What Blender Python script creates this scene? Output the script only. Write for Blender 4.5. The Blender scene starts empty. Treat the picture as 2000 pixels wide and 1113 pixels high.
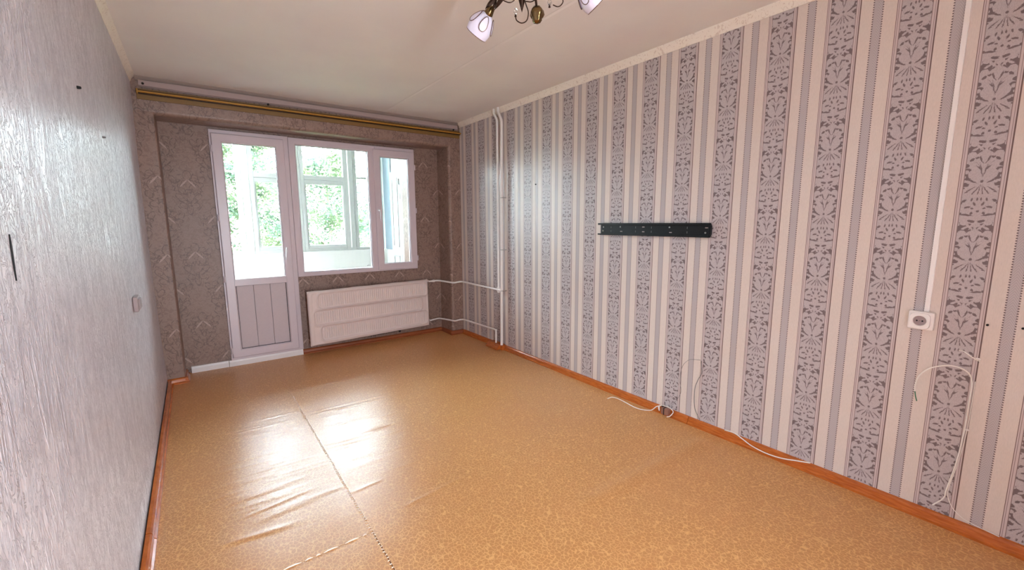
import bpy, bmesh, math, random
from mathutils import Vector, Matrix

random.seed(7)
S = bpy.context.scene
COL = S.collection
PI = math.pi

# ------------------------------------------------------------------ camera
PAN, TILT, ROLL, FPX = .6343, -.1456, -.0055, 840.27
cam_d = bpy.data.cameras.new('camera')
cam_d.sensor_fit = 'HORIZONTAL'; cam_d.sensor_width = 36.0
cam_d.lens = FPX / 2000 * 36.0
cam_d.clip_start = .02; cam_d.clip_end = 200
cam = bpy.data.objects.new('camera', cam_d); COL.objects.link(cam)
_f = Vector((math.sin(PAN) * math.cos(TILT), math.cos(PAN) * math.cos(TILT), math.sin(TILT)))
_r0 = Vector((math.cos(PAN), -math.sin(PAN), 0)); _u0 = _r0.cross(_f)
_r = _r0 * math.cos(ROLL) + _u0 * math.sin(ROLL); _u = _u0 * math.cos(ROLL) - _r0 * math.sin(ROLL)
_m = Matrix(((_r.x, _u.x, -_f.x, .291), (_r.y, _u.y, -_f.y, -4.667), (_r.z, _u.z, -_f.z, 1.3915), (0, 0, 0, 1)))
cam.matrix_world = _m
S.camera = cam

# ------------------------------------------------------------------ light
SKY = 20.0
W_ = bpy.data.worlds.new('sky'); S.world = W_; W_.use_nodes = True
_n = W_.node_tree.nodes; _bg = _n['Background']
_tc = _n.new('ShaderNodeTexCoord'); _sx = _n.new('ShaderNodeSeparateXYZ'); _rp = _n.new('ShaderNodeValToRGB')
W_.node_tree.links.new(_tc.outputs['Generated'], _sx.inputs[0]); W_.node_tree.links.new(_sx.outputs['Z'], _rp.inputs[0])
_e = _rp.color_ramp.elements                                   # overcast sky: brighter overhead, dim ground below the horizon
_e[0].position = 0.0; _e[0].color = (.50, .57, .63, 1)
_e[1].position = 1.0; _e[1].color = (.89, .97, 1.07, 1)
_k = _rp.color_ramp.elements.new(.45); _k.color = (.74, .82, .92, 1)
W_.node_tree.links.new(_rp.outputs[0], _bg.inputs['Color'])
_bg.inputs['Strength'].default_value = SKY
S.view_settings.view_transform = 'Standard'
S.view_settings.look = 'None'
S.view_settings.gamma = 1.0
S.view_settings.use_curve_mapping = False
S.view_settings.exposure = 2.42
S.cycles.max_bounces = 10
S.cycles.diffuse_bounces = 6
S.cycles.transparent_max_bounces = 16
S.cycles.caustics_reflective = True
S.cycles.blur_glossy = .8
S.cycles.caustics_refractive = False
S.cycles.sample_clamp_indirect = 40.0

def portal(loc, rot, sx, sy):
    d = bpy.data.lights.new('sky_portal', 'AREA'); d.shape = 'RECTANGLE'; d.size = sx; d.size_y = sy
    d.cycles.is_portal = True
    o = bpy.data.objects.new('sky_portal', d); o.location = loc; o.rotation_euler = rot; COL.objects.link(o)
portal((1.48, .62, 1.25), (-PI / 2, 0, 0), 2.1, 2.4)       # the balcony window and door, light enters towards -y
portal((.795, -5.66, 1.05), (PI / 2, 0, 0), .21, 2.1)        # the added opening in the unseen rear wall

# ------------------------------------------------------------------ node helper
class NT:
    def __init__(s, name):
        s.m = bpy.data.materials.new(name); s.m.use_nodes = True
        s.t = s.m.node_tree; s.n = s.t.nodes; s.l = s.t.links
        s.bsdf = s.n['Principled BSDF']; s.out = s.n['Material Output']
    def new(s, t): return s.n.new(t)
    def put(s, sock, v):
        if isinstance(v, bpy.types.NodeSocket): s.l.new(v, sock)
        elif isinstance(v, (tuple, list)):
            try: sock.default_value = v
            except Exception: sock.default_value = tuple(v)[:3]
        else: sock.default_value = v
    def coord(s): return s.new('ShaderNodeTexCoord').outputs['Object']
    def math(s, op, a, b=None, c=None, clamp=False):
        n = s.new('ShaderNodeMath'); n.operation = op; n.use_clamp = clamp
        s.put(n.inputs[0], a)
        if b is not None: s.put(n.inputs[1], b)
        if c is not None: s.put(n.inputs[2], c)
        return n.outputs[0]
    def sep(s, v):
        n = s.new('ShaderNodeSeparateXYZ'); s.put(n.inputs[0], v); return n.outputs
    def comb(s, x, y, z=0.0):
        n = s.new('ShaderNodeCombineXYZ'); s.put(n.inputs[0], x); s.put(n.inputs[1], y); s.put(n.inputs[2], z); return n.outputs[0]
    def scale(s, v, sc):
        n = s.new('ShaderNodeMapping'); s.put(n.inputs['Vector'], v); n.inputs['Scale'].default_value = sc; return n.outputs[0]
    def noise(s, v, sc, detail=3, rough=.5, dist=0, col=False):
        n = s.new('ShaderNodeTexNoise'); s.put(n.inputs['Vector'], v); n.inputs['Scale'].default_value = sc
        n.inputs['Detail'].default_value = detail; n.inputs['Roughness'].default_value = rough; n.inputs['Distortion'].default_value = dist
        return n.outputs['Color' if col else 'Fac']
    def voro(s, v, sc, feat='F1', out='Distance', rnd=1):
        n = s.new('ShaderNodeTexVoronoi'); n.feature = feat; s.put(n.inputs['Vector'], v); n.inputs['Scale'].default_value = sc
        n.inputs['Randomness'].default_value = rnd
        return n.outputs[out]
    def ramp(s, f, stops, interp='LINEAR'):
        n = s.new('ShaderNodeValToRGB'); s.put(n.inputs[0], f); cr = n.color_ramp; cr.interpolation = interp
        while len(cr.elements) < len(stops): cr.elements.new(.5)
        for e, (p, c) in zip(cr.elements, stops):
            e.position = p; e.color = (c[0], c[1], c[2], 1) if isinstance(c, (tuple, list)) else (c, c, c, 1)
        return n.outputs[0]
    def mix(s, f, a, b, blend='MIX'):
        n = s.new('ShaderNodeMix'); n.data_type = 'RGBA'; n.blend_type = blend
        s.put(n.inputs[0], f); s.put(n.inputs[6], c4(a)); s.put(n.inputs[7], c4(b)); return n.outputs[2]
    def smooth(s, v, a, b, lo=1.0, hi=0.0):
        n = s.new('ShaderNodeMapRange'); n.interpolation_type = 'SMOOTHSTEP'; s.put(n.inputs[0], v)
        n.inputs[1].default_value = a; n.inputs[2].default_value = b; n.inputs[3].default_value = lo; n.inputs[4].default_value = hi
        return n.outputs[0]
    def bump(s, h, dist=.01, strength=1.0, normal=None):
        n = s.new('ShaderNodeBump'); s.put(n.inputs['Height'], h); n.inputs['Distance'].default_value = dist
        n.inputs['Strength'].default_value = strength
        if normal is not None: s.put(n.inputs['Normal'], normal)
        return n.outputs[0]
    def ell(s, v, cx, cy, rx, ry, rot=0.0):
        """length of v in the frame of an ellipse: 1 on its rim"""
        n = s.new('ShaderNodeMapping'); n.vector_type = 'TEXTURE'; s.put(n.inputs['Vector'], v)
        n.inputs['Location'].default_value = (cx, cy, 0); n.inputs['Rotation'].default_value = (0, 0, rot)
        n.inputs['Scale'].default_value = (rx, ry, 1)
        k = s.new('ShaderNodeVectorMath'); k.operation = 'LENGTH'; s.put(k.inputs[0], n.outputs[0]); return k.outputs['Value']
    def filled(s, v, e):
        return s.math('MULTIPLY', s.math('SUBTRACT', s.ell(v, *e), 1.0), min(e[2], e[3]))
    def ring(s, v, e, w):
        return s.math('SUBTRACT', s.math('MULTIPLY', s.math('ABSOLUTE', s.math('SUBTRACT', s.ell(v, *e), 1.0)), min(e[2], e[3])), w)
    def shapes(s, v, es):
        """nearest distance to a list of (ellipse, ring half width or None); in runs of five, each
        run waiting for the one before, so that only a few values are alive at a time"""
        acc = None
        for i in range(0, len(es), 5):
            vv = v
            if acc is not None:
                k = s.new('ShaderNodeVectorMath'); k.operation = 'MULTIPLY_ADD'; s.put(k.inputs[0], acc); k.inputs[1].default_value = (1e-9,) * 3; s.put(k.inputs[2], v); vv = k.outputs[0]
            for e, w in es[i:i + 5]:
                d = s.filled(vv, e) if w is None else s.ring(vv, e, w)
                acc = d if acc is None else s.math('MINIMUM', acc, d)
        return acc
    def set(s, **kw):
        al = dict(col='Base Color', rough='Roughness', metal='Metallic', spec='Specular IOR Level', normal='Normal', trans='Transmission Weight', coat='Coat Weight', coatr='Coat Roughness', sub='Subsurface Weight')
        for k, v in kw.items(): s.put(s.bsdf.inputs[al[k]], c4(v) if k == 'col' else v)
        return s.m
def c4(v):
    return (v[0], v[1], v[2], 1.0) if isinstance(v, (tuple, list)) and len(v) == 3 else v
def srgb(r, g, b):
    f = lambda c: (c / 255 / 12.92) if c / 255 <= .04045 else ((c / 255 + .055) / 1.055) ** 2.4
    return (f(r), f(g), f(b))

M = {}
def simple(name, col, rough=.5, metal=0, spec=.5, var=.06, scale=14, bump=0.0, bscale=60):
    n = NT(name); v = n.coord()
    f = n.noise(v, scale, 4, .6)
    c = n.mix(n.math('MULTIPLY', f, 1.0), tuple(x * (1 - var) for x in col), tuple(min(1, x * (1 + var)) for x in col))
    n.set(col=c, rough=rough, metal=metal, spec=spec)
    if bump: n.set(normal=n.bump(n.noise(v, bscale, 3), bump, 1))
    M[name] = n.m; return n.m

# ------------------------------------------------------------------ materials: wallpaper with stripes (right wall)
def mat_stripe():
    n = NT('striped_wallpaper'); v = n.coord(); o = n.sep(v)
    P, L0 = .2761, -1.245
    a = n.math('DIVIDE', n.math('SUBTRACT', L0, o[1]), P)          # grows towards the camera
    k = n.math('FLOOR', a); t = n.math('MULTIPLY', n.math('SUBTRACT', a, k), P)
    u = n.math('ABSOLUTE', n.math('SUBTRACT', t, .069))             # from the band's centre
    odd = n.math('MODULO', n.math('ADD', k, 40.0), 2.0)
    drop = n.math('ADD', n.math('MULTIPLY', odd, .11), n.math('MULTIPLY', n.math('LESS_THAN', o[1], -3.93), .125))
    zz = n.math('SUBTRACT', n.math('SUBTRACT', o[2], .915), drop)
    PV = .3255
    q = n.math('DIVIDE', n.math('SUBTRACT', 0.0, zz), PV)
    vv = n.math('MULTIPLY', n.math('FRACT', q), PV)                 # 0 at the row of dots, grows downwards
    # put the dots row a little inside the tile
    vv = n.math('MULTIPLY', n.math('FRACT', n.math('ADD', q, .06)), PV)
    uv = n.comb(u, vv)
    K = .325 / 515; D0 = .06 * PV
    E_ = lambda dx, dy, rx, ry, r=0: (dx * K, D0 + dy * K, rx * K, ry * K, math.radians(r))
    dark = [E_(9, 0, 4, 11), E_(34, 3, 5.5, 12, -15), E_(70, 10, 14, 7, 30), E_(84, 26, 7, 9),
            E_(20, 32, 6, 13, 25), E_(50, 54, 15, 6, 20), E_(28, 62, 8, 5), E_(0, 80, 7, 7), E_(50, 104, 28, 6.5, -8), E_(29, 92, 6, 9, -20), E_(78, 96, 7, 8)]
    fieldA = [E_(60, 188, 32, 42), E_(24, 206, 6, 22, -40), E_(10, 196, 5, 14, 24), E_(30, 168, 9, 6, 20), E_(22, 146, 18, 9, -15), E_(82, 196, 14, 30, 20), E_(36, 246, 10, 9), E_(58, 258, 13, 9, 40), E_(14, 262, 6, 26, 22)]
    cutA = [E_(0, 150, 10, 7), E_(56, 156, 19, 17), E_(88, 166, 14, 12), E_(30, 180, 7, 30, 42), E_(60, 222, 20, 15), E_(0, 236, 15, 48), E_(30, 226, 7, 22, -40), E_(84, 232, 9, 12), E_(48, 190, 20, 7, 30), E_(10, 168, 10, 7)]
    fieldB = [E_(80, 296, 14, 14), E_(26, 300, 5, 28, 28), E_(72, 352, 26, 40, 8), E_(46, 398, 24, 6, -30), E_(76, 420, 18, 14), E_(0, 402, 7, 9), E_(84, 442, 8, 6), E_(10, 330, 3, 40, 12), E_(26, 462, 3, 34, -30), E_(10, 470, 2.6, 40, -9), E_(48, 452, 3, 26, -52), E_(66, 470, 9, 4, 20)]
    cutB = [E_(34, 288, 5, 20, 40), E_(38, 356, 29, 34, 22), E_(78, 336, 14, 13), E_(86, 372, 10, 9), E_(62, 404, 11, 9), E_(94, 414, 9, 12)]
    # flow the coordinates a little, so that no outline is a clean ellipse
    wv = n.new('ShaderNodeVectorMath'); wv.operation = 'MULTIPLY_ADD'
    n.put(wv.inputs[0], n.noise(n.comb(u, vv, 0), 70, 2, .5, 0, True)); wv.inputs[1].default_value = (.007, .007, 0); n.put(wv.inputs[2], n.comb(n.math('SUBTRACT', u, .0035), n.math('SUBTRACT', vv, .0035)))
    uv = wv.outputs[0]
    plain = lambda es: [(e, None) for e in es]
    dA = n.math('MAXIMUM', n.shapes(uv, plain(fieldA)), n.math('MULTIPLY', n.shapes(uv, plain(cutA)), -1.0))
    dB = n.math('MAXIMUM', n.shapes(uv, plain(fieldB)), n.math('MULTIPLY', n.shapes(uv, plain(cutB)), -1.0))
    d = n.math('MINIMUM', n.math('MINIMUM', dA, dB), n.shapes(uv, plain(dark)))
    wob = n.math('MULTIPLY', n.math('SUBTRACT', n.noise(v, 260, 2), .5), .0035)
    motif = n.smooth(n.math('ADD', d, wob), -.0009, .0009)
    inside = n.smooth(u, .051, .053)
    motif = n.math('MULTIPLY', motif, inside)
    # fine weave in the band
    weave = n.noise(n.scale(v, (1, 1, .35)), 420, 2)
    cream = srgb(222, 209, 200); lav = srgb(190, 180, 181); dk = srgb(104, 86, 88); line = srgb(104, 78, 74); mid = srgb(205, 190, 188)
    fib = n.noise(n.scale(v, (1, 1, .2)), 300, 3, .7)
    base = n.mix(n.smooth(fib, .3, .7, 0, 1), tuple(x * .93 for x in cream), cream)
    band = n.mix(n.smooth(weave, .35, .65, 0, 1), tuple(x * .9 for x in lav), tuple(x * 1.05 for x in lav))
    veins = n.math('SINE', n.math('MULTIPLY', n.math('ADD', n.math('MULTIPLY', u, 1400.0), n.math('MULTIPLY', vv, 500.0)), 1.0))
    band = n.mix(n.math('MULTIPLY', n.smooth(veins, .6, 1.0, 0, 1), .12), band, dk)
    band = n.mix(n.math('MULTIPLY', motif, .88), band, dk)
    edge_strip = n.smooth(u, .0515, .0525, 0, 1)
    band = n.mix(edge_strip, band, mid)
    col = n.mix(n.smooth(u, .0685, .0700), base, band)
    # ruled lines either side of the band
    def lines(x, w): return n.smooth(n.math('ABSOLUTE', n.math('SUBTRACT', u, x)), w * .6, w * 1.25)
    col = n.mix(n.math('MULTIPLY', lines(.0692, .0024), .97), col, line)
    col = n.mix(n.math('MULTIPLY', lines(.0618, .0010), .7), col, line)
    col = n.mix(n.math('MULTIPLY', lines(.0528, .0011), .85), col, line)
    # small strip between two rows of dashes
    w = n.math('ABSOLUTE', n.math('SUBTRACT', t, .207))
    strip = n.smooth(w, .0165, .0175)
    herr = n.math('SINE', n.math('MULTIPLY', n.math('ADD', w, n.math('MULTIPLY', o[2], .6)), 900.0))
    stripc = n.mix(n.smooth(herr, -.4, .8, 0, 1), tuple(x * .86 for x in lav), tuple(x * 1.03 for x in lav))
    col = n.mix(strip, col, stripc)
    dash = n.smooth(n.math('SINE', n.math('MULTIPLY', o[2], 2 * PI / .0105)), -.25, .25, 0, 1)
    dl = n.math('MULTIPLY', n.smooth(n.math('ABSOLUTE', n.math('SUBTRACT', w, .0178)), .0020, .0032), dash)
    col = n.mix(n.math('MULTIPLY', dl, .95), col, dk)
    # uneven ageing of the paper
    age = n.noise(n.scale(v, (1, .7, .5)), 1.6, 4, .6)
    col = n.mix(n.smooth(age, .45, .75, 0, .22), col, n.mix(1.0, col, (.95, .80, .70), 'MULTIPLY'))
    h = n.math('ADD', n.math('MULTIPLY', fib, .3), n.math('MULTIPLY', motif, -.5))
    n.set(col=col, rough=.39, spec=.5, normal=n.bump(h, .0006, .5))
    M['stripe'] = n.m
mat_stripe()

# ------------------------------------------------------------------ materials: damask on the window wall
def mat_damask():
    n = NT('damask_wallpaper'); v = n.coord(); o = n.sep(v)
    px, pz = .355, .65
    # the paper wraps round the pilasters: use x+y as the running length
    run = n.math('ADD', o[0], n.math('MULTIPLY', o[1], .6))
    def cell(ox, oz):
        ua = n.math('DIVIDE', n.math('SUBTRACT', run, .278 + ox - px / 2), px)
        ux = n.math('ABSOLUTE', n.math('MULTIPLY', n.math('SUBTRACT', n.math('FRACT', ua), .5), px))
        va = n.math('DIVIDE', n.math('SUBTRACT', 2.098 + oz + .20, o[2]), pz)
        return n.comb(ux, n.math('MULTIPLY', n.math('FRACT', va), pz))
    warp = n.math('MULTIPLY', n.math('SUBTRACT', n.noise(v, 45, 2), .5), .016)
    dark = light = None
    fold = lambda acc, d: d if acc is None else n.math('MINIMUM', acc, d)
    for (ox, oz) in ((0, 0), (px / 2, pz / 2)):
        c = cell(ox, oz)
        R = [(.0, .155, .030, .045, 0), (.055, .17, .026, .022, .5), (.085, .235, .030, .024, -.4), (.04, .27, .034, .05, .3), (.0, .33, .04, .055, 0), (.07, .34, .022, .03, .7), (.045, .42, .028, .022, -.5), (.0, .45, .022, .05, 0), (.08, .30, .012, .012, 0), (.03, .215, .015, .02, 0), (.105, .19, .02, .035, .5)]
        for e in R: dark = fold(dark, n.ring(c, e, .0019))
        F = [(.030, .165, .004, .022, .5), (.06, .205, .005, .02, -.7), (.02, .30, .004, .03, .3), (.055, .385, .005, .026, .9), (.095, .27, .004, .02, -.3), (.012, .40, .004, .03, 0.1), (.075, .44, .004, .022, .6)]
        for e in F: dark = fold(dark, n.filled(c, e))
        light = fold(light, n.filled(c, (.030, .222, .0065, .042, -.72)))
    d = n.math('ADD', dark, warp)
    md = n.smooth(d, -.0012, .0016)
    ml = n.smooth(light, -.0012, .0016)
    fib = n.noise(v, 190, 3, .65)
    fill = n.smooth(n.noise(v, 28, 3, .6, 1.2), .45, .62, 0, 1)
    A = srgb(158, 131, 118); B = srgb(142, 115, 103); C = srgb(102, 79, 69); Lc = srgb(190, 162, 148)
    col = n.mix(fill, A, B)
    col = n.mix(n.smooth(fib, .3, .7, 0, .35), col, C)
    col = n.mix(n.math('MULTIPLY', md, .62), col, C)
    col = n.mix(n.math('MULTIPLY', ml, .8), col, Lc)
    n.set(col=col, rough=.4, spec=.42, normal=n.bump(n.math('ADD', n.math('MULTIPLY', fib, .4), n.math('MULTIPLY', md, -.6)), .0006, .5))
    M['damask'] = n.m
mat_damask()

# ------------------------------------------------------------------ materials: embossed pale paper (left wall)
def mat_emboss():
    n = NT('embossed_wallpaper'); v = n.coord()
    sv = n.scale(v, (1, 1, .34))
    f1 = n.noise(sv, 26, 5, .6, 1.0)
    # vertical bark-like ridges: narrow bands where a stretched noise crosses its middle
    g = n.noise(n.scale(v, (1, 1, .13)), 13, 4, .55, .9)
    ridge = n.smooth(n.math('ABSOLUTE', n.math('SUBTRACT', g, .5)), .0, .035)
    patch = n.smooth(n.noise(n.scale(v, (1, 1, .4)), 3.2, 2), .42, .62, .15, 1)
    g2 = n.noise(n.scale(v, (1, 1, .45)), 38, 3, .6, 2.2)
    worm = n.smooth(n.math('ABSOLUTE', n.math('SUBTRACT', g2, .52)), .0, .06)
    h = n.math('ADD', n.math('MULTIPLY', n.math('MULTIPLY', ridge, patch), .9), n.math('MULTIPLY', n.math('MULTIPLY', worm, .75), n.math('SUBTRACT', 1.1, n.math('MULTIPLY', patch, .5))))
    h = n.math('ADD', h, n.math('MULTIPLY', f1, .5))
    A = srgb(228, 222, 228); B = srgb(206, 199, 206)
    col = n.mix(n.smooth(f1, .35, .62, 0, 1), B, A)
    col = n.mix(n.math('MULTIPLY', worm, .28), col, srgb(170, 158, 162))
    n.set(col=col, rough=.30, spec=.55, normal=n.bump(h, .0055, .8))
    M['emboss'] = n.m
mat_emboss()

# ------------------------------------------------------------------ materials: linoleum
def mat_lino():
    n = NT('linoleum'); v = n.coord()
    w = n.noise(v, 55, 2, .5, 0, True)
    vm = n.new('ShaderNodeVectorMath'); vm.operation = 'MULTIPLY_ADD'; n.put(vm.inputs[0], w); vm.inputs[1].default_value = (.014, .014, 0); n.put(vm.inputs[2], v)
    p = vm.outputs[0]
    e = n.voro(n.scale(p, (1, .8, 1)), 62, 'DISTANCE_TO_EDGE')
    cellc = n.voro(n.scale(p, (1, .8, 1)), 62, 'F1', 'Color')
    f = n.noise(v, 120, 4, .7)
    lo = srgb(188, 130, 76); hi = srgb(224, 172, 112)
    m = n.math('ADD', n.math('MULTIPLY', n.smooth(e, .0, .11, 0, 1), .45), n.math('MULTIPLY', f, .55))
    col = n.mix(n.smooth(m, .22, .85, 1, 0), lo, hi)
    col = n.mix(n.smooth(n.sep(cellc)[0], .5, 1, 0, .30), col, srgb(196, 138, 86))
    big = n.noise(v, 1.1, 4, .55)
    col = n.mix(n.smooth(big, .4, .7, 0, .35), col, srgb(204, 144, 94))
    sc = n.smooth(n.noise(n.scale(v, (1, 3, 1)), 30, 4, .7), .35, .75, 0, 1)
    n.set(col=col, rough=n.math('ADD', .32, n.math('MULTIPLY', sc, .10)), spec=.46,
          normal=n.bump(n.math('ADD', n.math('MULTIPLY', f, .5), n.math('MULTIPLY', n.noise(n.scale(v, (.35, 1.5, 1)), 24, 3), 1.6)), .0011, .5))
    M['lino'] = n.m
mat_lino()

def mat_wood_paint():
    n = NT('orange_varnished_wood'); v = n.coord()
    g = n.noise(n.scale(v, (6, 6, 60)), 2.2, 4, .6)
    c = n.mix(n.smooth(g, .3, .7, 0, 1), srgb(168, 84, 30), srgb(196, 108, 46))
    c = n.mix(n.smooth(n.noise(v, 9, 4, .65), .58, .75, 0, .5), c, srgb(150, 78, 40))
    n.set(col=c, rough=.2, spec=.55, normal=n.bump(g, .0004, .5)); M['wood'] = n.m
mat_wood_paint()
def mat_wood_dark():
    n = NT('dark_varnished_wood'); v = n.coord()
    g = n.noise(n.scale(v, (2, 30, 60)), 2.2, 4, .6)
    c = n.mix(n.smooth(g, .3, .7, 0, 1), srgb(134, 64, 30), srgb(160, 84, 40))
    n.set(col=c, rough=.35, spec=.5); M['wood_dark'] = n.m
mat_wood_dark()

def mat_ceiling():
    n = NT('ceiling_paint'); v = n.coord()
    f = n.noise(v, 90, 4, .65); b = n.noise(v, 1.2, 4, .5)
    c = n.mix(n.smooth(b, .35, .7, 0, 1), srgb(232, 226, 220), srgb(226, 217, 214))
    n.set(col=c, rough=.8, spec=.2, normal=n.bump(f, .0012, .5)); M['ceiling'] = n.m
mat_ceiling()

def mat_cornice():
    n = NT('cornice_foam'); v = n.coord()
    e = n.noise(v, 42, 3, .6, 1.5)
    c = n.mix(n.smooth(e, .56, .64, 0, .5), srgb(238, 228, 216), srgb(196, 172, 156))
    n.set(col=c, rough=.6, spec=.3, normal=n.bump(e, .004, .6)); M['cornice'] = n.m
mat_cornice()

def mat_rail():
    n = NT('ochre_curtain_rail'); v = n.coord()
    g = n.noise(n.scale(v, (1, 40, 60)), 3, 4, .6)
    c = n.mix(n.smooth(g, .3, .7, 0, 1), srgb(168, 118, 36), srgb(196, 146, 58))
    n.set(col=c, rough=.35, spec=.5); M['rail'] = n.m
mat_rail()

def mat_glass(name, tint, gl=.06):
    n = NT(name)
    tr = n.new('ShaderNodeBsdfTransparent'); tr.inputs[0].default_value = (*tint, 1)
    g = n.new('ShaderNodeBsdfGlossy'); g.inputs['Roughness'].default_value = .02
    fr = n.new('ShaderNodeFresnel'); fr.inputs['IOR'].default_value = 1.45
    mx = n.new('ShaderNodeMixShader'); n.put(mx.inputs[0], fr.outputs[0])
    n.l.new(tr.outputs[0], mx.inputs[1]); n.l.new(g.outputs[0], mx.inputs[2]); n.l.new(mx.outputs[0], n.out.inputs['Surface'])
    M[name] = n.m
mat_glass('window_glass', (.94, .96, .95)); mat_glass('balcony_glass', (.84, .88, .88))

simple('plastic_white', srgb(212, 197, 202), .3, var=.02)
simple('strip_white', srgb(232, 226, 224), .35, var=.04)
simple('door_board', srgb(200, 184, 186), .45, var=.05, scale=60)
simple('gasket', srgb(70, 60, 66), .6)
simple('radiator_enamel', srgb(228, 210, 204), .35, var=.04, bump=.0006, bscale=30)
simple('pipe_paint', srgb(238, 232, 228), .28, var=.03)
simple('socket_plastic', srgb(240, 234, 230), .3, var=.015)
simple('rail_shade', srgb(132, 98, 48), .5)
simple('dark_hole', srgb(20, 18, 18), .8)
simple('black_steel', srgb(22, 24, 26), .38, metal=.3, var=.2)
simple('steel', srgb(190, 190, 188), .3, metal=1)
simple('chrome_handle', srgb(240, 238, 240), .22, metal=.2, var=.02)
simple('cable_white', srgb(236, 230, 222), .4)
simple('cable_grey', srgb(126, 122, 122), .45)
simple('cable_green', srgb(60, 120, 90), .5)
simple('switch_plastic', srgb(158, 140, 140), .4)
simple('brown_box', srgb(150, 106, 90), .35)
simple('frosted_shade', srgb(236, 230, 246), .25, var=.03)
simple('shade_rim', srgb(110, 78, 62), .3, metal=.5)
simple('antique_brass', srgb(120, 98, 64), .2, metal=1, var=.25)
simple('dark_bronze', srgb(64, 44, 34), .3, metal=.8, var=.2)
simple('grey_cove', srgb(148, 130, 122), .8)  # even grey-brown cornice colour, darker than the side cornices
simple('strip_pink', srgb(172, 152, 148), .5, var=.06)
simple('balcony_white', srgb(214, 216, 212), .6, var=.04, scale=4)
simple('balcony_wood', srgb(170, 173, 168), .5, var=.05, scale=20)
simple('balcony_blue', srgb(140, 158, 168), .6, var=.05, scale=6)
simple('balcony_floor', srgb(196, 194, 188), .8)
simple('slab', srgb(96, 64, 36), .9)
simple('stitch', srgb(240, 216, 190), .35, var=.05)
simple('bark', srgb(112, 96, 78), .9, var=.2)
simple('garden', srgb(96, 120, 70), .95, var=.2, scale=1)
simple('rear_paper', srgb(214, 200, 196), .7, var=.05)
def mat_crystal():
    n = NT('crystal'); n.set(col=(1, 1, 1), rough=.02, trans=1.0); M['crystal'] = n.m
mat_crystal()
def mat_leaf(name, a, b):
    n = NT(name); v = n.coord()
    c = n.mix(n.smooth(n.noise(v, 1.6, 3), .35, .65, 0, 1), a, b)
    n.set(col=c, rough=.6, spec=.04)
    tl = n.new('ShaderNodeBsdfTranslucent'); n.put(tl.inputs[0], c)
    mx = n.new('ShaderNodeMixShader'); mx.inputs[0].default_value = .35
    n.l.new(n.bsdf.outputs[0], mx.inputs[1]); n.l.new(tl.outputs[0], mx.inputs[2]); n.l.new(mx.outputs[0], n.out.inputs['Surface'])
    M[name] = n.m
mat_leaf('leaf_green', (.045, .068, .048), (.085, .105, .050))
mat_leaf('leaf_bluish', (.046, .068, .068), (.062, .086, .090))

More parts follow.
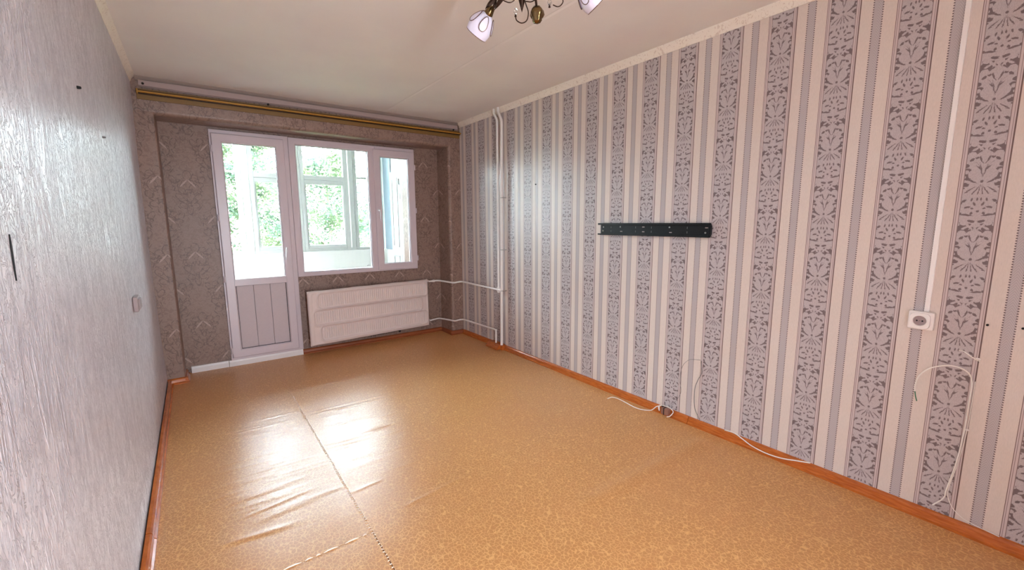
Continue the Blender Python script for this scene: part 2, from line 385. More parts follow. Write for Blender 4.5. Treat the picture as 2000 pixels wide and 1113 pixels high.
# ------------------------------------------------------------------ mesh builder
class MB:
    def __init__(s): s.v = []; s.f = []
    def add(s, vs, fs):
        b = len(s.v); s.v += [tuple(x) for x in vs]; s.f += [tuple(i + b for i in f) for f in fs]; return s
    def box(s, x0, x1, y0, y1, z0, z1):
        return s.add([(x0, y0, z0), (x1, y0, z0), (x1, y1, z0), (x0, y1, z0), (x0, y0, z1), (x1, y0, z1), (x1, y1, z1), (x0, y1, z1)],
                     [(0, 3, 2, 1), (4, 5, 6, 7), (0, 1, 5, 4), (1, 2, 6, 5), (2, 3, 7, 6), (3, 0, 4, 7)])
    def prism(s, prof, a, b, fn):
        """closed profile [(p,q)] swept from a to b; fn(p,q,t)->xyz"""
        n = len(prof)
        vs = [fn(p, q, a) for p, q in prof] + [fn(p, q, b) for p, q in prof]
        fs = [(i, (i + 1) % n, n + (i + 1) % n, n + i) for i in range(n)] + [tuple(reversed(range(n))), tuple(range(n, 2 * n))]
        return s.add(vs, fs)
    def tube(s, pts, r, n=8, cap=True):
        pts = [Vector(p) for p in pts]; rs = r if isinstance(r, (list, tuple)) else [r] * len(pts)
        vs = []; up = None
        for i, p in enumerate(pts):
            t = (pts[min(i + 1, len(pts) - 1)] - pts[max(i - 1, 0)]).normalized()
            if up is None:
                up = Vector((0, 0, 1)) if abs(t.z) < .9 else Vector((1, 0, 0))
            a = t.cross(up)
            if a.length < 1e-6: a = t.orthogonal()
            a.normalize(); b = a.cross(t).normalized(); up = b
            vs += [p + (a * math.cos(2 * PI * k / n) + b * math.sin(2 * PI * k / n)) * rs[i] for k in range(n)]
        m = len(pts)
        fs = [(i * n + k, i * n + (k + 1) % n, (i + 1) * n + (k + 1) % n, (i + 1) * n + k) for i in range(m - 1) for k in range(n)]
        if cap: fs += [tuple(reversed(range(n))), tuple(range((m - 1) * n, m * n))]
        return s.add(vs, fs)
    def lathe(s, prof, origin=(0, 0, 0), axis=(0, 0, 1), n=20, lobes=0, amp=0):
        ax = Vector(axis).normalized(); a = ax.orthogonal().normalized(); b = ax.cross(a); o = Vector(origin)
        vs = []
        for r, h in prof:
            for k in range(n):
                th = 2 * PI * k / n; rr = r * (1 + amp * math.cos(lobes * th)) if lobes else r
                vs.append(o + ax * h + (a * math.cos(th) + b * math.sin(th)) * rr)
        m = len(prof)
        fs = [(i * n + k, i * n + (k + 1) % n, (i + 1) * n + (k + 1) % n, (i + 1) * n + k) for i in range(m - 1) for k in range(n)]
        if prof[0][0] > 1e-5: fs.append(tuple(reversed(range(n))))
        if prof[-1][0] > 1e-5: fs.append(tuple(range((m - 1) * n, m * n)))
        return s.add(vs, fs)
    def build(s, name, mat, parent=None, smooth=False, bevel=0.0, loc=None, normals=True):
        me = bpy.data.meshes.new(name); me.from_pydata(s.v, [], s.f); me.update()
        bm = bmesh.new(); bm.from_mesh(me)
        if bevel or normals:
            bmesh.ops.remove_doubles(bm, verts=bm.verts, dist=1e-6)
        if normals: bmesh.ops.recalc_face_normals(bm, faces=bm.faces)
        if bevel:
            bmesh.ops.bevel(bm, geom=[e for e in bm.edges if e.is_manifold and e.calc_face_angle(0) > .6], offset=bevel, segments=2, profile=.6, affect='EDGES')
        bm.to_mesh(me); bm.free()
        if smooth:
            me.polygons.foreach_set('use_smooth', [True] * len(me.polygons))
            try: me.set_sharp_from_angle(angle=math.radians(50))
            except Exception: pass
        me.materials.append(M[mat])
        o = bpy.data.objects.new(name, me); COL.objects.link(o)
        if parent: o.parent = parent
        if loc: o.location = loc
        return o
def local(o, origin):
    """move the mesh's origin without moving the mesh"""
    v = Vector(origin); o.data.transform(Matrix.Translation(-v)); o.location = v; return o
def tag(o, label, cat=None, group=None, kind=None):
    if label: o['label'] = label
    if cat: o['category'] = cat
    if group: o['group'] = group
    if kind: o['kind'] = kind
    return o
def struct(o, label=None): return tag(o, label, kind='structure')
def empty(name, loc, rot=(0, 0, 0)):
    o = bpy.data.objects.new(name, None); o.location = loc; o.rotation_euler = rot; o.empty_display_size = .05; COL.objects.link(o); return o
def under(o, parent):
    """parent an object built in world space to a thing whose empty is placed"""
    o.parent = parent; o.matrix_parent_inverse = parent.matrix_world.inverted() if False else Matrix.Translation(-Vector(parent.location)); return o
def smooth_path(pts, n=8):
    pts = [Vector(p) for p in pts]; out = []
    P = [pts[0] * 2 - pts[1]] + pts + [pts[-1] * 2 - pts[-2]]
    for i in range(1, len(P) - 2):
        p0, p1, p2, p3 = P[i - 1:i + 3]
        for k in range(n):
            t = k / n
            out.append(.5 * ((2 * p1) + (p2 - p0) * t + (2 * p0 - 5 * p1 + 4 * p2 - p3) * t * t + (3 * p1 - p0 - 3 * p2 + p3) * t ** 3))
    out.append(pts[-1]); return out

# ------------------------------------------------------------------ room dimensions
W, H, REC, YR = 2.954, 2.55, .27, -5.6
PL, PR, BZ = .1227, 2.7993, 2.268
# ------------------------------------------------------------------ floor
slab = struct(MB().box(-.1, W + .1, YR - .1, .6, -.10, -.006).build('floor', 'slab'), 'glossy tan linoleum floor with stitched seams')
RIDGES = [  # x0, x1, y at x0, y at x1, height, half width
    (.36, .68, -2.40, -2.35, .0028, .010), (.28, .53, -2.55, -2.585, .0045, .016), (.845, 1.44, -1.346, -1.356, .0026, .010), (.845, 1.42, -1.40, -1.41, .0018, .010),
    (.84, 1.42, -.822, -.818, .0026, .009), (.86, .99, -1.91, -1.93, .0026, .009), (.87, 1.0, -1.955, -1.975, .0026, .009), (.87, .99, -2.005, -2.02, .0022, .009),
    (.85, 1.0, -2.51, -2.49, .002, .010), (.30, .66, -1.80, -1.82, .0016, .010), (.28, .6, -1.35, -1.36, .0014, .010), (1.75, 2.80, -3.31, -3.31, .010, .055), (1.02, 1.35, -2.78, -2.74, .0022, .012)]
for k in range(34):
    xa = random.uniform(.22, .6); ya = random.uniform(-2.5, -1.25)
    RIDGES.append((xa, xa + random.uniform(.12, .35), ya, ya + random.uniform(-.012, .012), random.uniform(.0007, .0022), random.uniform(.009, .018)))
for k in range(26):
    xa = random.uniform(.86, 1.2); ya = random.uniform(-2.45, -1.35)
    RIDGES.append((xa, xa + random.uniform(.08, .3), ya, ya + random.uniform(-.012, .012), random.uniform(.0007, .0022), random.uniform(.009, .016)))
def floor_z(x, y):
    z = 0
    for x0, x1, ya, yb, h, w in RIDGES:
        if x < x0 - .05 or x > x1 + .05: continue
        t = (x - x0) / (x1 - x0); yc = ya + (yb - ya) * t; d = (y - yc) / w
        if abs(d) > 3: continue
        tt = min(max(t, 0), 1); e = min(1, max(0, (min(x - x0, x1 - x) + .05) / .12))
        z += h * math.exp(-d * d) * e * e * (3 - 2 * e)
    z += .0007 * math.sin(x * 9 + 2 * math.sin(y * 3.1)) * math.sin(y * 11 + x * 2.3) + .0007
    return z
def sheet(x0, x1, y0, y1, name='linoleum_sheet'):
    nx = max(6, int((x1 - x0) / .03)); ny = int((y1 - y0) / .0085); mb = MB()
    for j in range(ny + 1):
        y = y0 + (y1 - y0) * j / ny
        for i in range(nx + 1):
            x = x0 + (x1 - x0) * i / nx
            zz = floor_z(x, y)
            mb.v.append((x, y, zz))
    n = nx + 1
    mb.f += [(j * n + i, j * n + i + 1, (j + 1) * n + i + 1, (j + 1) * n + i) for j in range(ny) for i in range(nx)]
    # thickness: a skirt down to the slab
    rim = [i for i in range(nx + 1)] + [j * n + nx for j in range(1, ny + 1)] + [ny * n + i for i in range(nx - 1, -1, -1)] + [j * n for j in range(ny - 1, 0, -1)]
    b = len(mb.v); m = len(rim)
    mb.v += [mb.v[i] for i in rim] + [(mb.v[i][0], mb.v[i][1], -.006) for i in rim]
    mb.f += [(b + k, b + m + k, b + m + (k + 1) % m, b + (k + 1) % m) for k in range(m)]
    o = mb.build(name, 'lino', slab, normals=False)
    me = o.data; me.polygons.foreach_set('use_smooth', [True] * (len(me.polygons) - m) + [False] * m)
    return o
SX = .828
sheet(-.02, SX - .0008, -2.858, REC + .02); sheet(-.02, SX - .0035, YR, -2.8605); sheet(SX + .0004, W + .02, YR, REC + .02)
st = MB()
y = -.95
while y > -4.2:
    s_ = random.uniform(-.003, .003); hh = .0022
    xc = SX - .004 + (.004 if random.random() < .25 else 0)
    st.tube([(xc - .006, y + s_, .0005), (xc - .003, y + s_ * .5, hh), (xc + .002, y, hh), (xc + .005, y - s_, .0003)], [.0012, .0022, .0022, .001], 6)
    y -= random.uniform(.018, .024) if y < -2.0 else .021
x = .80
while x > .02:
    ln = random.choice((.018, .03, .06, .07)); yy = -2.860
    st.tube([(x, yy, .0004), (x - ln * .3, yy + .002, .0024), (x - ln * .7, yy + .002, .0024), (x - ln, yy, .0004)], [.0014, .0030, .0030, .0014], 6)
    x -= ln + random.uniform(.012, .03)
tag(st.build('stitching', 'stitch', slab, smooth=True), 'pale thread stitches along the joints', kind='stuff')

# ------------------------------------------------------------------ ceiling: two slabs with a filled joint
ceil = MB()
prof = [(-.12, H), (2.02, H), (2.035, H + .004), (2.05, H - .0005), (2.075, H - .0003), (2.10, H), (W + .12, H), (W + .12, H + .12), (-.12, H + .12)]
ceil.prism(prof, YR - .1, .62, lambda p, q, t: (p, t, q))
struct(ceil.build('ceiling', 'ceiling'), 'off-white painted ceiling with a faint slab joint')

# ------------------------------------------------------------------ left wall, slightly bowed panel, thick
mb = MB(); ny, nz = 40, 24
bow = lambda z: -.014 * math.sin(PI * min(1, max(0, z / 2.46))) ** .8 if z > 0 else 0
for j in range(ny + 1):
    y = YR - .1 + (.0 - YR + .1 + .62) * j / ny
    for i in range(nz + 1):
        z = -.02 + (H + .02) * i / nz; mb.v.append((bow(z), y, z))
n_ = nz + 1
mb.f += [(j * n_ + i, (j + 1) * n_ + i, (j + 1) * n_ + i + 1, j * n_ + i + 1) for j in range(ny) for i in range(nz)]
front = len(mb.v)
mb.v += [(-.16, v[1], v[2]) for v in mb.v[:front]]
mb.f += [tuple(reversed([i + front for i in f])) for f in mb.f[:ny * nz]]
mb.f += [(j * n_, j * n_ + front, (j + 1) * n_ + front, (j + 1) * n_) for j in range(ny)]
mb.f += [(j * n_ + nz, (j + 1) * n_ + nz, (j + 1) * n_ + nz + front, j * n_ + nz + front) for j in range(ny)]
mb.f += [(i, i + 1, i + 1 + front, i + front) for i in range(nz)] + [(ny * n_ + i, ny * n_ + i + front, ny * n_ + i + 1 + front, ny * n_ + i + 1) for i in range(nz)]
wl = struct(mb.build('wall_left', 'emboss', smooth=True), 'pale lavender grey embossed wallpaper wall')
# tear in the paper and nail holes
tear = MB()
tp = [(-3.338, 1.372), (-3.340, 1.345), (-3.342, 1.31), (-3.343, 1.276)]
tw = [.0005, .0035, .003, .0004]
vs = [(.0022 + bow(z), y - w, z) for (y, z), w in zip(tp, tw)] + [(.0022 + bow(z), y + w, z) for (y, z), w in zip(tp, tw)]
vs += [(-.004 + bow(v[2]), v[1], v[2]) for v in vs]
tear.add(vs, [(i, i + 1, i + 5, i + 4) for i in range(3)] + [(8 + i, 8 + i + 4, 8 + i + 5, 8 + i + 1) for i in range(3)] + [(i, i + 8, i + 9, i + 1) for i in range(3)] + [(i + 4, i + 5, i + 13, i + 12) for i in range(3)] + [(0, 4, 12, 8), (3, 11, 15, 7)])
tag(tear.build('paper_tear', 'dark_hole', wl), 'dark slit where the paper split')

# ------------------------------------------------------------------ right wall
wr = struct(MB().box(W, W + .16, YR - .1, .62, -.02, H).build('wall_right', 'stripe'), 'striped damask wallpaper wall in lavender and cream')

# ------------------------------------------------------------------ window wall: niche, pilasters, beam
wb = struct(MB().box(-.1, .500, REC, .60, -.02, BZ + .05).box(2.455, W + .05, REC, .60, -.02, BZ + .05).box(.500, 2.455, REC, .60, 2.225, BZ + .05)
            .box(1.115, 2.455, REC, .60, -.02, .855).box(.500, 1.115, REC + .01, .60, -.02, .078).build('wall_back', 'damask'), 'brown damask wallpaper window wall with a shallow niche')
def pil(prof, z0, z1, name):
    return MB().prism(prof, z0, z1, lambda p, q, t: (p, q, t)).build(name, 'damask', wb)
pil([(-.08, 0), (PL - .006, 0), (PL, .006), (PL + .004, REC + .01), (-.08, REC + .01)], -.01, BZ + .02, 'pilaster')
# the right pilaster has a soft, rounded arris
c = [(PR - .012 * (1 - math.cos(a)) * 1 + 0, 0) for a in [0]]
rp = [(W + .03, 0)] + [(PR + .03 - .03 * math.sin(a), .03 - .03 * math.cos(a)) for a in [k * PI / 12 for k in range(7)]] + [(PR - .012, REC + .01), (W + .03, REC + .01)]
pil(rp, -.01, BZ + .02, 'pilaster')
bp = [(0, H + .01), (0, BZ + .035)] + [(.035 - .035 * math.cos(a), BZ + .035 - .035 * math.sin(a)) for a in [k * PI / 12 for k in range(1, 7)]] + [(REC + .01, BZ), (REC + .01, H + .01)]
MB().prism(bp, -.08, W + .03, lambda p, q, t: (t, p, q)).build('beam', 'damask', wb, smooth=True)
# outer wall above the beam line up to the balcony ceiling
MB().box(-.1, W + .05, REC + .012, .60, BZ + .051, H).build('lintel', 'balcony_white', wb)

# unseen rear wall; its narrow opening is added to let in fill light
struct(MB().box(-.1, .69, YR - .12, YR, -.02, H).box(.90, W + .1, YR - .12, YR, -.02, H).box(.69, .90, YR - .12, YR, 2.1, H).build('wall_rear', 'rear_paper'), 'plain papered rear wall with an added slot for fill light')

# ------------------------------------------------------------------ cornices
def cornice(name, label, prof, a, b, fn, mat='cornice'):
    return struct(MB().prism(prof, a, b, fn).build(name, mat, smooth=True), label)
cp = [(0, 0), (.036, 0), (.034, -.006), (.026, -.012), (.018, -.022), (.012, -.034), (.009, -.044), (.006, -.050), (0, -.050)]
cornice('trim_1', 'white moulded foam cornice along the right wall', cp, YR, -.012, lambda p, q, t: (W - p, t, H + q))
cornice('trim_2', 'white moulded foam cornice along the left wall', cp, YR, -.004, lambda p, q, t: (-.004 + p, t, H + q))
bk = MB()
bk.prism([(0, 0), (.03, 0), (.028, -.010), (.018, -.020), (.012, -.030), (.012, -.034), (0, -.034)], .03, W - .03, lambda p, q, t: (t, -p, H + q))
cb = struct(bk.build('trim_3', 'grey_cove', smooth=True), 'grey brown cornice under the ceiling above the curtain rail')
# pale board, sagging a little, between cornice and rail
bd = MB(); N = 30
for i in range(N + 1):
    t = i / N; x = .05 + (W - .09) * t; sag = -.006 * math.sin(PI * t * 3) * (1 - t); s2 = .012 * (1 - t)
    zt, zb = H - .030 - sag * .3 + s2 * .2, H - .086 + sag + s2 * .4
    bd.v += [(x, -.016, zt), (x, -.034, zt - .006), (x, -.036, zb + .010), (x, -.018, zb)]
bd.f += [(4 * i + k, 4 * (i + 1) + k, 4 * (i + 1) + (k + 1) % 4, 4 * i + (k + 1) % 4) for i in range(N) for k in range(4)] + [(3, 2, 1, 0), (4 * N, 4 * N + 1, 4 * N + 2, 4 * N + 3)]
bd.build('pelmet_board', 'strip_pink', cb, smooth=True)
for xx, zz in ((.078, 2.492), (.95, 2.462), (2.86, 2.462)):
    MB().lathe([(.0, 0), (.008, 0), (.009, .003), (.009, .012)], (xx, -.042, zz), (0, 1, 0), 10).build('fixing_hole', 'dark_hole', cb)

# ------------------------------------------------------------------ curtain rail
rail = empty('curtain_rail', (W / 2, -.05, 2.40)); tag(rail, 'long ochre double curtain rail under the ceiling above the window', 'curtain rail')
zr = 2.376
under(MB().box(.030, W - .004, -.016, -.001, zr, zr + .080).build('shade_board', 'rail_shade', bevel=.002), rail)  # backing whose olive-brown tone stands in for shade above and below the rail
for z0, z1, dp in ((.036, .044, .020), (.058, .066, .020)):
    under(MB().box(.040, W - .006, -.016 - dp, -.015, zr + z0, zr + z1).build('track', 'dark_bronze'), rail)
under(MB().prism([(0, 0), (.036, 0), (.040, .003), (.040, .011), (.036, .014), (0, .014)], .042, W - .006, lambda p, q, t: (t, -.016 - p, zr + .044 + q)).build('rail', 'rail'), rail)
under(MB().box(.034, .043, -.060, -.015, zr + .034, zr + .068).build('end_cap', 'rail', bevel=.002), rail)

# ------------------------------------------------------------------ balcony door and window (white plastic)
def ring_frame(x0, x1, z0, z1, wl_, wr_, wb_, wt_, y0, y1):
    """mitred frame with a bevelled inner lip"""
    mb = MB(); xi0, xi1, zi0, zi1 = x0 + wl_, x1 - wr_, z0 + wb_, z1 - wt_
    b = .010
    def loop(xa, xb, za, zb, y): return [(xa, y, za), (xb, y, za), (xb, y, zb), (xa, y, zb)]
    L = [loop(x0, x1, z0, z1, y1), loop(x0, x1, z0, z1, y0 + .003), loop(x0 + .003, x1 - .003, z0 + .003, z1 - .003, y0), loop(xi0 - b, xi1 + b, zi0 - b, zi1 + b, y0), loop(xi0, xi1, zi0, zi1, y0 + b), loop(xi0, xi1, zi0, zi1, y1)]
    vs = [p for l in L for p in l]; k = len(L)
    fs = [(4 * a + i, 4 * a + (i + 1) % 4, 4 * ((a + 1) % k) + (i + 1) % 4, 4 * ((a + 1) % k) + i) for a in range(k) for i in range(4)]
    return mb.add(vs, fs)
def gasket(x0, x1, z0, z1, y, t=.005):
    return ring_frame(x0 - t, x1 + t, z0 - t, z1 + t, t + .002, t + .002, t + .002, t + .002, y, y + .02)
def handle(name, x, z, y, ln, tilt, parent):
    h = MB().lathe([(0, 0), (.013, 0), (.014, .004), (.014, .010), (0, .010)], (x, y + .010, z), (0, -1, 0), 14)
    h.tube(smooth_path([(x, y, z), (x, y - .032, z), (x + tilt * .3, y - .042, z - .015), (x + tilt, y - .044, z - ln)], 6), [.007] * 12 + [.0085] * 5 + [.007, .004][:2], 10)
    return h.build(name, 'chrome_handle', parent, smooth=True)
FY = .235                                                    # inner face of the fixed frames
door = empty('door_1', (.80, .25, 0)); struct(door, 'white plastic balcony door with glass above a boarded panel')
DX0, DX1, DZ0, DZ1 = .484, 1.133, .062, 2.243
P_ = lambda o: under(o, door)
fr = P_(ring_frame(DX0, DX1, DZ0, DZ1, .022, .050, .03, .042, FY, .31).build('frame', 'plastic_white'))
SY = FY - .016
dsx0, dsx1, dsz0, dsz1 = DX0 + .018, DX1 - .044, DZ0 + .026, DZ1 - .036
sash = ring_frame(dsx0, dsx1, dsz0, dsz1, .078, .074, .078, .078, SY, SY + .06)
# middle rail between glass and boards
sash.box(dsx0 + .07, dsx1 - .066, SY + .002, SY + .055, .792, .858)
sash = P_(sash.build('sash', 'plastic_white'))
def sub(o, par):                                              # sub-part built in world space under a part of an identity-parent thing
    o.parent = par; o.matrix_parent_inverse = Matrix.Identity(4); return o
gx0, gx1 = dsx0 + .078, dsx1 - .074
sub(MB().box(gx0 - .006, gx1 + .006, SY + .026, SY + .030, .852, dsz1 - .072).build('glass_pane', 'window_glass'), sash)
sub(gasket(gx0, gx1, .858, dsz1 - .078, SY + .014).build('gasket', 'gasket'), sash)
bw = (gx1 - gx0) / 3
sub(MB().box(gx0 - .005, gx1 + .005, SY + .041, SY + .055, dsz0 + .073, .80).build('panel_back', 'door_board'), sash)
for k in range(3):
    sub(MB().box(gx0 + bw * k + .0016, gx0 + bw * (k + 1) - .0016, SY + .020, SY + .040, dsz0 + .076, .794).build('panel_board', 'door_board', bevel=.0018), sash)
sub(gasket(gx0 + .004, gx1 - .004, dsz0 + .081, .789, SY + .011, .003).build('gasket', 'gasket'), sash)
handle('handle', 1.045, 1.140, SY - .002, .115, -.022, sash)
for zz in (2.07, 1.443, .864, .16):
    hb = MB().lathe([(.006, -.03), (.0075, -.026), (.0075, .026), (.006, .03)], (DX0 + .013, SY - .004, zz), (0, 0, 1), 10).box(DX0 + .010, DX0 + .026, SY - .002, SY + .012, zz - .024, zz + .024)
    sub(hb.build('hinge', 'plastic_white', smooth=True), fr)

win = empty('window_1', (1.8, .25, .84)); struct(win, 'white plastic window with a wide fixed pane and a narrow casement')
Q_ = lambda o: under(o, win)
WX0, WX1, WZ0, WZ1 = 1.135, 2.470, .836, 2.238
CX = 1.982                                                    # casement begins here
fr = MB()
fr = ring_frame(WX0, CX + .02, WZ0, WZ1, .066, .078, .048, .066, FY, .31)
frm = Q_(fr.build('frame', 'plastic_white'))
frm2 = Q_(ring_frame(CX + .021, WX1, WZ0, WZ1, .010, .020, .022, .046, FY, .31).build('frame', 'plastic_white'))
mx0, mx1, mz0, mz1 = WX0 + .066, CX + .02 - .078, WZ0 + .048, WZ1 - .066
pane = sub(MB().box(mx0 - .006, mx1 + .006, FY + .030, FY + .034, mz0 - .006, mz1 + .006).build('glass_pane', 'window_glass'), frm)
sub(gasket(mx0, mx1, mz0, mz1, FY + .016).build('gasket', 'gasket'), frm)
st_ = MB()
for k in range(3): st_.box(1.862 + k * .010, 1.870 + k * .010, FY + .0288, FY + .0302, .903 + k * .002, .911 + k * .002)
sub(st_.build('sticker', 'cable_grey'), frm)
cs = Q_(ring_frame(CX, WX1 - .006, WZ0 + .014, WZ1 - .036, .076, .080, .072, .080, SY, SY + .06).build('sash', 'plastic_white'))
vx0, vx1, vz0, vz1 = CX + .076, WX1 - .086, WZ0 + .086, WZ1 - .116
sub(MB().box(vx0 - .006, vx1 + .006, SY + .026, SY + .030, vz0 - .006, vz1 + .006).build('glass_pane', 'window_glass'), cs)
sub(gasket(vx0, vx1, vz0, vz1, SY + .014).build('gasket', 'gasket'), cs)
handle('handle', CX + .034, 1.532, SY - .002, .115, 0, cs)
for zz in (2.03, 1.53, .965):
    hb = MB().lathe([(.006, -.03), (.0075, -.026), (.0075, .026), (.006, .03)], (WX1 - .002, SY - .002, zz), (0, 0, 1), 10).box(WX1 - .016, WX1 - .002, SY - .001, SY + .012, zz - .024, zz + .024)
    sub(hb.build('hinge', 'plastic_white', smooth=True), frm2)

# white strips on the floor line
def strip(name, label, x0, x1, h, y0, y1, mat):
    mb = MB(); mb.prism([(y1, 0), (y0, 0), (y0, h * .7), (y0 + .006, h), (y1, h)], x0, x1, lambda p, q, t: (t, p, q))
    return struct(mb.build(name, mat, bevel=.0015), label)
strip('trim_4', 'short white plastic skirting left of the balcony door', .166, .462, .062, .243, .272, 'strip_white')
strip('trim_5', 'white plastic threshold strip under the balcony door', .465, 1.128, .062, .238, .272, 'strip_white')

# ------------------------------------------------------------------ baseboards
bb = [(0, 0), (.034, 0), (.034, .012), (.026, .018), (.022, .040), (.014, .048), (0, .050)]
bl = struct(MB().prism(bb, -2.338, -.034, lambda p, q, t: (p + .006, t, q)).build('baseboard_left', 'wood'), 'orange varnished baseboard along the left wall')
o = MB().prism([(p * 1.02, q * .98) for p, q in bb], YR, -2.345, lambda p, q, t: (p + .006, t, q)).build('skirting_length', 'wood', bl)
MB().prism([(p, q) for p, q in bb], -.006, PL + .02, lambda p, q, t: (t, -p, q)).build('skirting_length', 'wood', bl)
MB().prism([(p, q) for p, q in bb], -.030, .236, lambda p, q, t: (PL + p - .002, t, q)).build('skirting_length', 'wood', bl)
br = struct(MB().prism(bb, -3.12, -.935, lambda p, q, t: (W - p, t, q)).build('baseboard_right', 'wood'), 'orange varnished baseboard along the striped wall')
MB().prism(bb, YR, -3.124, lambda p, q, t: (W - p + .001, t, q)).build('skirting_length', 'wood', br)
MB().prism(bb, -.70, -.034, lambda p, q, t: (W - p, t, q)).build('skirting_length', 'wood', br)
bk = struct(MB().prism(bb, 1.131, PR - .02, lambda p, q, t: (t, REC - p * .8, q)).build('baseboard_back', 'wood_dark'), 'dark red brown baseboard under the radiator')
MB().prism(bb, -.02, .25, lambda p, q, t: (PR - p + .004, t, q)).build('skirting_length', 'wood_dark', bk)
MB().prism(bb, PR - .034, W - .002, lambda p, q, t: (t, -p, q)).build('skirting_length', 'wood_dark', bk)

# ------------------------------------------------------------------ radiator
RX0, RX1, RY0, RY1 = 1.184, 2.576, .108, .196
ang = math.atan2(RY1 - RY0, RX1 - RX0); RL = math.hypot(RX1 - RX0, RY1 - RY0); RH = .580
rad = empty('radiator', (RX0, RY0, .108), (0, -math.radians(.35), ang))
tag(rad, 'wide white stamped steel panel radiator hanging below the window', 'radiator')
def sd_rr(x, z, x0, x1, z0, z1, r):
    cx, cz = (x0 + x1) / 2, (z0 + z1) / 2; dx = abs(x - cx) - (x1 - x0) / 2 + r; dz = abs(z - cz) - (z1 - z0) / 2 + r
    return math.hypot(max(dx, 0), max(dz, 0)) + min(max(dx, dz), 0) - r
ss = lambda t: (lambda u: u * u * (3 - 2 * u))(min(1, max(0, t)))
ZN = [(.105, RL - .03, .390, .545, .035), (.055, RL - .105, .218, .368, .035), (.115, RL - .03, .045, .196, .035)]
def rad_h(x, z):
    h = .012                                                   # raised field
    d = sd_rr(x, z, .0, RL, .0, RH, .03)
    if d > -.010: h -= .012 * ss((d + .010) / .010)            # rounded outer edge
    fr_ = sd_rr(x, z, .040, RL - .022, .030, RH - .022, .03)   # shallow step inside the rim
    h -= .004 * ss((.004 - fr_) / .008)
    for (x0, x1, z0, z1, r) in ZN:
        d = sd_rr(x, z, x0, x1, z0, z1, r)
        h += .011 * math.exp(-((d - .010) / .009) ** 2)        # bead round the channel
        if d < .006:
            h -= .006 * ss((.004 - d) / .008)
        di = sd_rr(x, z, x0 + .012, x1 - .012, z0 + .016, z1 - .016, .01)
        if di < 0: h += .0040 * math.cos(2 * PI * x / .0236) * ss(-di / .010)
    return h
mb = MB(); nx, nz = 420, 96
for j in range(nz + 1):
    for i in range(nx + 1):
        x, z = RL * i / nx, RH * j / nz
        wav = .0022 * math.sin(x * 21) * math.sin(x * 7 + 1) * (1 if j in (0, nz) else 0)
        mb.v.append((x, -rad_h(x, z), z + wav))
n_ = nx + 1
mb.f += [(j * n_ + i, j * n_ + i + 1, (j + 1) * n_ + i + 1, (j + 1) * n_ + i) for j in range(nz) for i in range(nx)]
rim = [i for i in range(nx + 1)] + [j * n_ + nx for j in range(1, nz + 1)] + [nz * n_ + i for i in range(nx - 1, -1, -1)] + [j * n_ for j in range(nz - 1, 0, -1)]
b = len(mb.v); mb.v += [(mb.v[i][0], .014, mb.v[i][2]) for i in rim]; m = len(rim)
mb.f += [(rim[k], b + k, b + (k + 1) % m, rim[(k + 1) % m]) for k in range(m)]
fp = mb.build('front_panel', 'radiator_enamel', rad, smooth=True, normals=False)
MB().box(.02, RL - .02, .016, .034, .02, RH - .02).build('back_panel', 'radiator_enamel', rad, bevel=.006)
for xx in (.25, RL - .25):
    MB().box(xx - .015, xx + .015, .034, .075, .40, .52).build('bracket', 'radiator_enamel', rad, bevel=.002)
    MB().box(xx - .012, xx + .012, .034, .070, .06, .12).build('bracket', 'radiator_enamel', rad, bevel=.002)
for zz in (.555, .060):
    MB().lathe([(.0, 0), (.016, 0), (.016, .030), (.013, .034), (.013, .05)], (RL - .030, .016, zz), (1, 0, 0), 14).build('connector', 'radiator_enamel', rad, smooth=True)
mb = MB()
for k in range(26):
    x = .62 + .012 * k + random.uniform(-.004, .004); mb.lathe([(0, 0), (random.uniform(.004, .007), 0), (.003, .006), (0, .008)], (x, .004, random.uniform(-.004, .001)), (0, -.3, -1), 6)
mb.lathe([(0, 0), (.016, .002), (.012, .016), (0, .020)], (1.0, .006, -.002), (0, 0, -1), 8)
tag(mb.build('grime', 'dark_hole', rad), 'dark grime along the lower edge', kind='stuff')

# ------------------------------------------------------------------ heating pipes
hp = empty('heating_pipes', (2.90, -.88, 0)); tag(hp, 'white painted heating risers with two branches to the radiator', 'pipes')
U_ = lambda o: under(o, hp)
XW = 2.906; YA, YB = -.868, -.950
U_(MB().tube(smooth_path([(XW + .012, YA + .075, H + .01), (XW + .010, YA + .072, 2.505), (XW + .004, YA + .035, 2.465), (XW, YA + .004, 2.425), (XW, YA, 2.38)], 6) + [(XW, YA, 1.5), (XW, YA, .655)], .0125, 12).build('riser', 'pipe_paint', smooth=True))
U_(MB().tube(smooth_path([(XW + .012, YB + .075, H + .01), (XW + .010, YB + .072, 2.50), (XW + .004, YB + .035, 2.455), (XW, YB + .004, 2.41), (XW, YB, 2.36)], 6) + [(XW, YB + .012, 1.3), (XW, YB + .034, .058)], .0145, 12).build('riser', 'pipe_paint', smooth=True))
rx = RX1
up = [(rx + .019, .203, .668), (2.66, .205, .668), (2.72, .195, .668), (2.765, .06, .664), (2.80, -.050, .661), (2.85, -.056, .664), (2.888, -.075, .668), (XW, -.13, .668), (XW, -.50, .666), (XW, YA, .664)]
U_(MB().tube(smooth_path(up, 6), .0105, 10).build('branch', 'pipe_paint', smooth=True))
lo = [(rx + .019, .203, .172), (2.66, .205, .178), (2.72, .195, .182), (2.765, .06, .184), (2.80, -.050, .184), (2.85, -.056, .188), (2.888, -.075, .192), (XW, -.13, .194), (XW, -.50, .202), (XW, -.785, .206), (XW, -.803, .200), (XW, -.806, .180), (XW, -.806, .058)]
U_(MB().tube(smooth_path(lo, 6), .0095, 10).build('branch', 'pipe_paint', smooth=True))
